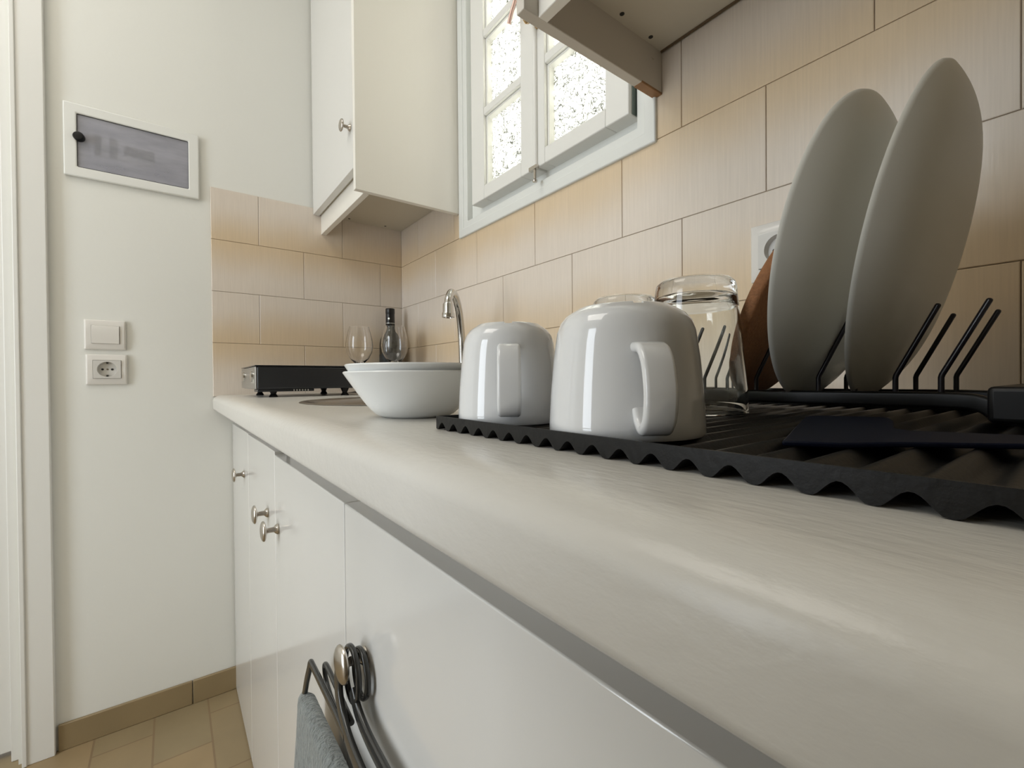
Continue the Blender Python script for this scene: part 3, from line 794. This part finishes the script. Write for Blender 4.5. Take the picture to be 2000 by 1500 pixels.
# ------------------------------------------------------------------ DRAINING MAT
MX0, MX1, MY0, MY1 = 1.2605, 1.66, -0.5225, -0.125
PIT = 0.01668
def wz(x): return 0.0040 + 0.0030 * math.cos(2 * PI * (x - 1.3434 - PIT / 2) / PIT)   # ridge tops 7 mm
def mat_mesh():
    bm = bmesh.new(); n = int((MX1 - MX0) / PIT * 12)
    xs = [MX0 + (MX1 - MX0) * i / n for i in range(n + 1)]
    th = 0.0012
    def strip(y0, y1, fz0, fz1):
        a = [(bm.verts.new((x, y0, fz0(x))), bm.verts.new((x, y1, fz0(x))), bm.verts.new((x, y1, fz1(x))), bm.verts.new((x, y0, fz1(x)))) for x in xs]
        for A, B in zip(a, a[1:]):
            for i in range(4):
                j = (i + 1) % 4; bm.faces.new((A[i], A[j], B[j], B[i]))
        bm.faces.new(a[0]); bm.faces.new(a[-1][::-1])
    zb = lambda x: max(0.0002, wz(x) - th)
    strip(MY0 + .0014, MY1 - .0014, zb, lambda x: zb(x) + th)
    zf = lambda x: zb(x)
    strip(MY0, MY0 + .0014, zf, lambda x: 0.0103)
    strip(MY1 - .0014, MY1, zf, lambda x: 0.0103)
    return bm
dm = thing('draining_mat', (1.46, -0.32, 0), 'charcoal corrugated draining mat with scalloped front edge on the worktop', 'draining mat')
obj('corrugated_sheet', mat_mesh(), M['blackmat'], dm, smooth=35)
obj('end_wall', box(MX0 - .0014, MX0, MY0, MY1, 0.0008, 0.0103), M['blackmat'], dm)
obj('end_wall', box(MX1, MX1 + .0014, MY0, MY1, 0.0008, 0.0103), M['blackmat'], dm)

ZM = 0.0071       # ridge tops: what stands on the mat
# ------------------------------------------------------------------ MUGS (upside down)
def mug(c, r, hgt, az, label, htop, dz=0.0, notch=True):
    t = thing('mug', c, label, 'mug', 'upturned white mugs on the draining mat')
    k = r / 0.043
    pr = [(.0400, .0008), (.0418, 0), (.0430, .0016), (.0428, .006), (.0418, .022), (.0402, .038), (.0389, .047), (.0381, .0525), (.0362, .0575), (.0330, .0612), (.0298, .0631), (.0275, .0643), (.0262, .0651), (.0252, .0655), (.0238, .0650), (.0232, .0628), (.012, .0622), (0, .0620)]
    inn = [(0, .0585), (.020, .0580), (.031, .0555), (.0355, .047), (.0382, .03), (.0396, .012)]
    pr = [(a * k, b * hgt / .0655) for a, b in pr]; inn = [(a * k, b * hgt / .0655) for a, b in inn]
    seg = 96; bm = lathe(pr + inn, c, seg=seg, close=False)
    # close rim
    bmesh.ops.holes_fill(bm, edges=[e for e in bm.edges if len(e.link_faces) == 1], sides=0)
    bm.faces.ensure_lookup_table()
    for f in [f for f in bm.faces if len(f.verts) > 10]: bm.faces.remove(f)
    e = [e for e in bm.edges if len(e.link_faces) == 1]
    if e: bmesh.ops.bridge_loops(bm, edges=e)
    # drain notch in the foot ring
    if notch:
        for v in bm.verts:
            d = v.co - Vector(c); rr = math.hypot(d.x, d.y)
            if .0225 * k < rr < .0265 * k and d.z > .0633 * hgt / .0655:
                a = math.atan2(d.y, d.x); da = abs((a - az + PI) % (2 * PI) - PI)
                if da < 0.085: v.co.z = c[2] + .0627 * hgt / .0655
    obj('cup_body', bm, M['porcelain'], t, smooth=50)
    e = Vector((math.cos(az), math.sin(az), 0)); s_ = Vector((-math.sin(az), math.cos(az), 0)); C = Vector(c)
    q = hgt / .0655
    P = [(r * .84, htop), (r * .93, htop + .0004), (r + .0060, htop - .0012), (r + .0125, htop - .0075), (r + .0160, htop - .0175), (r + .0165, .0225 - dz), (r + .0140, .0135 - dz), (r + .008, .0090 - dz), (r + .002, .0118 - dz), (r * .955, .0178 - dz)]
    path = smooth_path([C + e * a + Vector((0, 0, b)) for a, b in P], 5)
    obj('handle', sweep(path, rrect(0.0150, 0.0052, 0.0022), up=s_), M['porcelain'], t, smooth=50)
    return t
CAMXY = Vector((1.568, -0.683))
def az_to_cam(c, off):
    d = CAMXY - Vector(c[:2]); return math.atan2(d.y, d.x) + math.radians(off)
cb = (1.4020, -0.4778, ZM); cs = (1.3000, -0.4835, ZM)
mug(cb, 0.0428, 0.0700, az_to_cam(cb, 15), 'larger white mug upside down, nearest the camera, handle towards the right', 0.0450, 0.0024)
mug(cs, 0.0375, 0.0705, az_to_cam(cs, 0), 'smaller white mug upside down at the left end of the draining mat', 0.0515)

# ------------------------------------------------------------------ TUMBLERS (upside down)
def tumbler(c, label, r0=0.0425, r1=0.0335, hgt=0.1165):
    t = thing('tumbler', c, label, 'glass', 'upturned glass tumblers on the draining mat')
    out = [(r0 - .002, 0), (r0, .001), (r0 - .0004, .004)]
    for k in range(1, 7):
        u = k / 6; out.append((r0 - (r0 - r1) * u ** 1.15, .004 + (hgt - .012) * u))
    out += [(r1 - .001, hgt - .004), (r1 - .004, hgt - .0008), (r1 - .009, hgt), (r1 - .012, hgt - .0015), (0, hgt - .002)]
    inn = [(0, hgt - .0135), (r1 - .012, hgt - .014), (r1 - .005, hgt - .017), (r1 - .0028, hgt - .024)]
    for k in range(5, -1, -1):
        u = k / 6; inn.append((r0 - (r0 - r1) * u ** 1.15 - .0020, .004 + (hgt - .012) * u))
    inn[-1] = (r0 - .0024, .002)
    obj('glass_body', lathe(out + inn, c, seg=80, close=True), M['tumbler'], t, smooth=50)
    return t
tumbler((1.3465, -0.3125, ZM), 'tall clear tumbler upside down, right behind the larger mug')
tumbler((1.2560, -0.2960, ZM), 'clear tumbler upside down at the back, only its thick base showing over the mug')

# ------------------------------------------------------------------ DISH RACK
dk = thing('dish_rack', (1.42, -0.21, ZM), 'black wire plate rack with bent prongs standing on the draining mat', 'dish rack')
YN, YB = -0.250, -0.170
ztop = 0.0262
def bar_path(y): return [(1.290, y, 0.0205), (1.51, y, 0.0205), (1.527, y + (.004 if y < -.2 else -.004), 0.0185)]
bm = bmesh.new()
def rail(y):
    p = smooth_path([(1.285, y, 0.0205), (1.36, y, 0.0205), (1.44, y, 0.0205), (1.500, y, 0.0205), (1.517, y - .002, 0.0185), (1.526, y - .004, 0.012)], 6)
    return sweep(p, rrect(0.0112, 0.0080, 0.0022), up=(0, 0, 1))
obj('rail', rail(YN - .002), M['blackplastic'], dk, smooth=40)
obj('rail', rail(YB + .002), M['blackplastic'], dk, smooth=40)
obj('end_block', box(1.5225, 1.585, -0.285, -0.135, 0.0085, 0.0308), M['blackplastic'], dk, bevel=0.003, seg=3)
obj('end_block', box(1.262, 1.288, -0.262, -0.158, 0.010, 0.0265), M['blackplastic'], dk, bevel=0.003, seg=3)
for (x, y) in ((1.535, -0.275), (1.535, -0.145), (1.274, -0.252), (1.274, -0.168)):
    obj('foot', lathe([(0, 0), (.006, 0), (.007, .002), (.006, .004), (0, .004)], (x, y, ZM), seg=16), M['blackplastic'], dk)
xs_n = [1.4963 - .0252 * k for k in range(9)]
for y, dx in ((YN, 0), (YB, -.0042)):
    for i, x in enumerate(xs_n):
        x = x + dx
        P = [(x, y, 0.020), (x, y, 0.0375), (x + .0012, y, 0.0400), (x + .0235, y, 0.0875), ]
        path = [Vector(P[0]), Vector((x, y, 0.030)), Vector((x, y, 0.0365)), Vector((x + .0005, y, 0.0385)), Vector((x + .0016, y, 0.0408)), Vector((x + .0125, y, 0.0640)), Vector(P[3])]
        bm = sweep(path, circ(0.0018, 10))
        lathe([(.0018, 0), (.0014, .001), (0, .0015)], P[3], (.0235, 0, .0475), 10, bm)
        obj('prong', bm, M['blackwire'], dk, smooth=50)
for k in range(4):
    x = 1.31 + k * .06
    obj('cross_wire', tube([(x, YN, 0.0165), (x, YB, 0.0165)], 0.0015, 8), M['blackwire'], dk)

# ------------------------------------------------------------------ PLATES AND CORK MAT IN THE RACK
def disc_thing(name, c, tilt, yaw, prof, m, label, cat, group=None, seg=128):
    a = Vector((math.cos(tilt) * math.cos(yaw), math.cos(tilt) * math.sin(yaw), -math.sin(tilt)))
    o = obj(name, lathe(prof, c, a, seg), m, origin=c, smooth=50)
    tag(o, label, cat, group); return o
RP, DP, RFt = 0.1273, 0.0255, 0.080
pp = [(RP - .0022, -.0010), (RP - .0004, -.0012)]
DPH = 0.0265
fo = lambda q: DPH * (1 - q ** 4)
for k in range(1, 26):
    q = 1 - (k / 26) ** 1.5 * .98
    pp.append((RP * q, fo(q)))
pp += [(0, DPH), (0, DPH - .0034)]
for k in range(0, 25):
    q = .02 + .955 * (k / 24)
    pp.append((RP * q, fo(q) - .0034 - .0006 * q))
pp.append((RP - .0022, -.0010))
disc_thing('dinner_plate', (1.4703, -0.2075, 0.1425), 0.2359, 0.0574, pp, M['plate'], 'matte white dinner plate standing in the rack, nearest the camera and in front', 'plate', 'dinner plates in the rack')
disc_thing('dinner_plate', (1.4262, -0.2150, 0.1418), 0.2321, 0.0207, pp, M['plate'], 'matte white dinner plate standing in the rack behind the nearest one', 'plate', 'dinner plates in the rack')
ck = [(0, -.003), (.086, -.003), (.088, -.002), (.0886, 0), (.0886, .005), (.088, .007), (.086, .008), (0, .008)]
disc_thing('cork_mat', (1.3830, -0.2105, 0.1050), 0.429, 0.0524, ck, M['cork'], 'round brown cork pot mat leaning in the rack behind the plates', 'trivet')

# thin near-black navy sheet laid flat on the mat
poly = [(1.4815, -0.4700), (1.4645, -0.4138), (1.4385, -0.3260), (1.4385, -0.3135), (1.4420, -0.3095), (1.4740, -0.2960), (1.4785, -0.2990), (1.4862, -0.3206), (1.4985, -0.3740), (1.5060, -0.3815), (1.5600, -0.3620), (1.6200, -0.3450), (1.6300, -0.3720), (1.5560, -0.4000), (1.5150, -0.4380), (1.5000, -0.4600)]
sc_ = obj('sheet', prism(poly, ZM + .0002, ZM + 0.0026), M['navy'], origin=(1.48, -0.36, ZM), bevel=0.0008)
tag(sc_, 'thin near-black navy scraper lying flat on the draining mat in front of the rack', 'sheet')

# ------------------------------------------------------------------ HANGER AND TOWEL ON THE NEAREST CABINET KNOB
kx, kz = 1.1478, -0.2203
hg = thing('towel_hanger', (kx, -0.556, kz), 'black plastic hanger looped over the knob of the nearest base cabinet', 'hanger')
sec = rrect(0.0062, 0.0042, 0.0018)
def band(pts, w_=0.0062, t=0.0042, closed=False, sm=5):
    p = smooth_path(pts, sm, closed); return sweep(p, rrect(w_, t, min(w_, t) * .42), up=(0, 1, 0), closed=closed)
# two loops round the knob stem
for y, ox, r, q in ((-0.5465, 0.004, 0.0185, 1.15), (-0.5535, 0.0, 0.0195, 1.25)):
    pts = [(kx + ox + r * math.cos(a), y, kz - 0.012 + r * q * math.sin(a)) for a in [2 * PI * i / 16 for i in range(16)]]
    obj('hook_loop', band(pts, 0.0052, 0.0046, True, 3), M['hanger'], hg, smooth=50)
# arms running down to the right
obj('arm', band([(kx + .002, -0.5535, kz - .026), (kx + .018, -0.5535, kz - .038), (kx + .045, -0.5530, kz - .046), (kx + .10, -0.5525, kz - .050), (kx + .20, -0.5525, kz - .054), (kx + .30, -0.5525, kz - .060)], 0.0050, 0.0140), M['hanger'], hg, smooth=50)
obj('arm', band([(kx - .014, -0.5610, kz - .012), (kx - .012, -0.5620, kz - .030), (kx + .004, -0.5630, kz - .046), (kx + .035, -0.5640, kz - .056), (kx + .10, -0.5640, kz - .062), (kx + .26, -0.5640, kz - .070)], 0.0050, 0.0150), M['hanger'], hg, smooth=50)
# folded end to the left: small loop and the slanting leg that carries the towel
obj('folded_end', band([(kx + .015, -0.5640, kz - .056), (kx - .020, -0.5640, kz - .053), (kx - .055, -0.5645, kz - .051), (kx - .092, -0.5650, kz - .049), (kx - .105, -0.5650, kz - .050),
                        (kx - .112, -0.5650, kz - .060), (kx - .125, -0.5650, kz - .080), (kx - .140, -0.5650, kz - .108)], 0.0045, 0.0085), M['hanger'], hg, smooth=50)
obj('folded_end', band([(kx + .010, -0.5570, kz - .050), (kx - .020, -0.5570, kz - .046), (kx - .062, -0.5570, kz - .040), (kx - .078, -0.5570, kz - .041), (kx - .080, -0.5570, kz - .050), (kx - .070, -0.5570, kz - .060), (kx - .040, -0.5580, kz - .066), (kx, -0.5590, kz - .070)], 0.0045, 0.0055), M['hanger'], hg, smooth=50)
obj('towel_bar', tube([(kx - .140, -0.5650, kz - .108), (kx, -0.5650, kz - .104), (kx + .26, -0.5650, kz - .098)], 0.003, 10), M['hanger'], hg, smooth=60)
obj('towel_bar_end', tube([(kx + .26, -0.5640, kz - .070), (kx + .262, -0.5650, kz - .098)], 0.003, 10), M['hanger'], hg, smooth=60)

def towel():
    bm = bmesh.new(); nx, ns = 60, 46
    # cross-section of a towel folded over the bar; s runs front bottom -> over -> back bottom
    def sec(u):
        pts = []
        ln = 0.50
        for k in range(ns + 1):
            s_ = k / ns
            if s_ < .42: y = -1; z = -ln * (1 - s_ / .42)
            elif s_ > .58: y = 1; z = -ln * ((s_ - .58) / .42)
            else:
                a = PI * (s_ - .42) / .16; y = -math.cos(a); z = math.sin(a)
            pts.append((y, z))
        return pts
    rows = []
    for i in range(nx + 1):
        u = i / nx; x = kx - .150 + u * .385
        row = []
        for y, z in sec(u):
            hw = 0.0095 if z < 0 else 0.0095
            zt = kz - .106 + u * .006
            bulge = 0.004 * math.sin(u * 9 + z * 6) * min(1, max(0, -z) * 6)
            yy = -0.5645 + y * (hw + min(0.006, max(0, -z) * .05)) + (bulge if y < 0 else 0)
            zz = zt + (z * 0.0085 if z > 0 else z)
            dx = 0
            if u < .06: yy = -0.5645 + (yy + 0.5645) * (0.35 + 0.65 * math.sqrt(u / .06)); 
            if u < .05 and z > -.05: zz -= (0.05 - u) * .18
            row.append(bm.verts.new((x - 0.06 * max(0, -z) * (1 - u), min(yy, -0.5465), zz)))
        rows.append(row)
    for A, B in zip(rows, rows[1:]):
        for k in range(ns): bm.faces.new((A[k], A[k + 1], B[k + 1], B[k]))
    bmesh.ops.solidify(bm, geom=bm.faces[:], thickness=0.003)
    return bm
tw = obj('hand_towel', towel(), M['towel'], origin=(kx, -0.5645, kz - .1), smooth='all', subsurf=1)
tag(tw, 'fuzzy grey hand towel folded over the black hanger on the nearest base cabinet', 'towel')
tx = bpy.data.textures.new('terry', 'CLOUDS'); tx.noise_scale = 0.006
dsp = tw.modifiers.new('terry', 'DISPLACE'); dsp.texture = tx; dsp.strength = 0.0022; dsp.mid_level = 0.6

for o in bpy.data.objects:
    if '_o' in o.keys(): del o['_o']
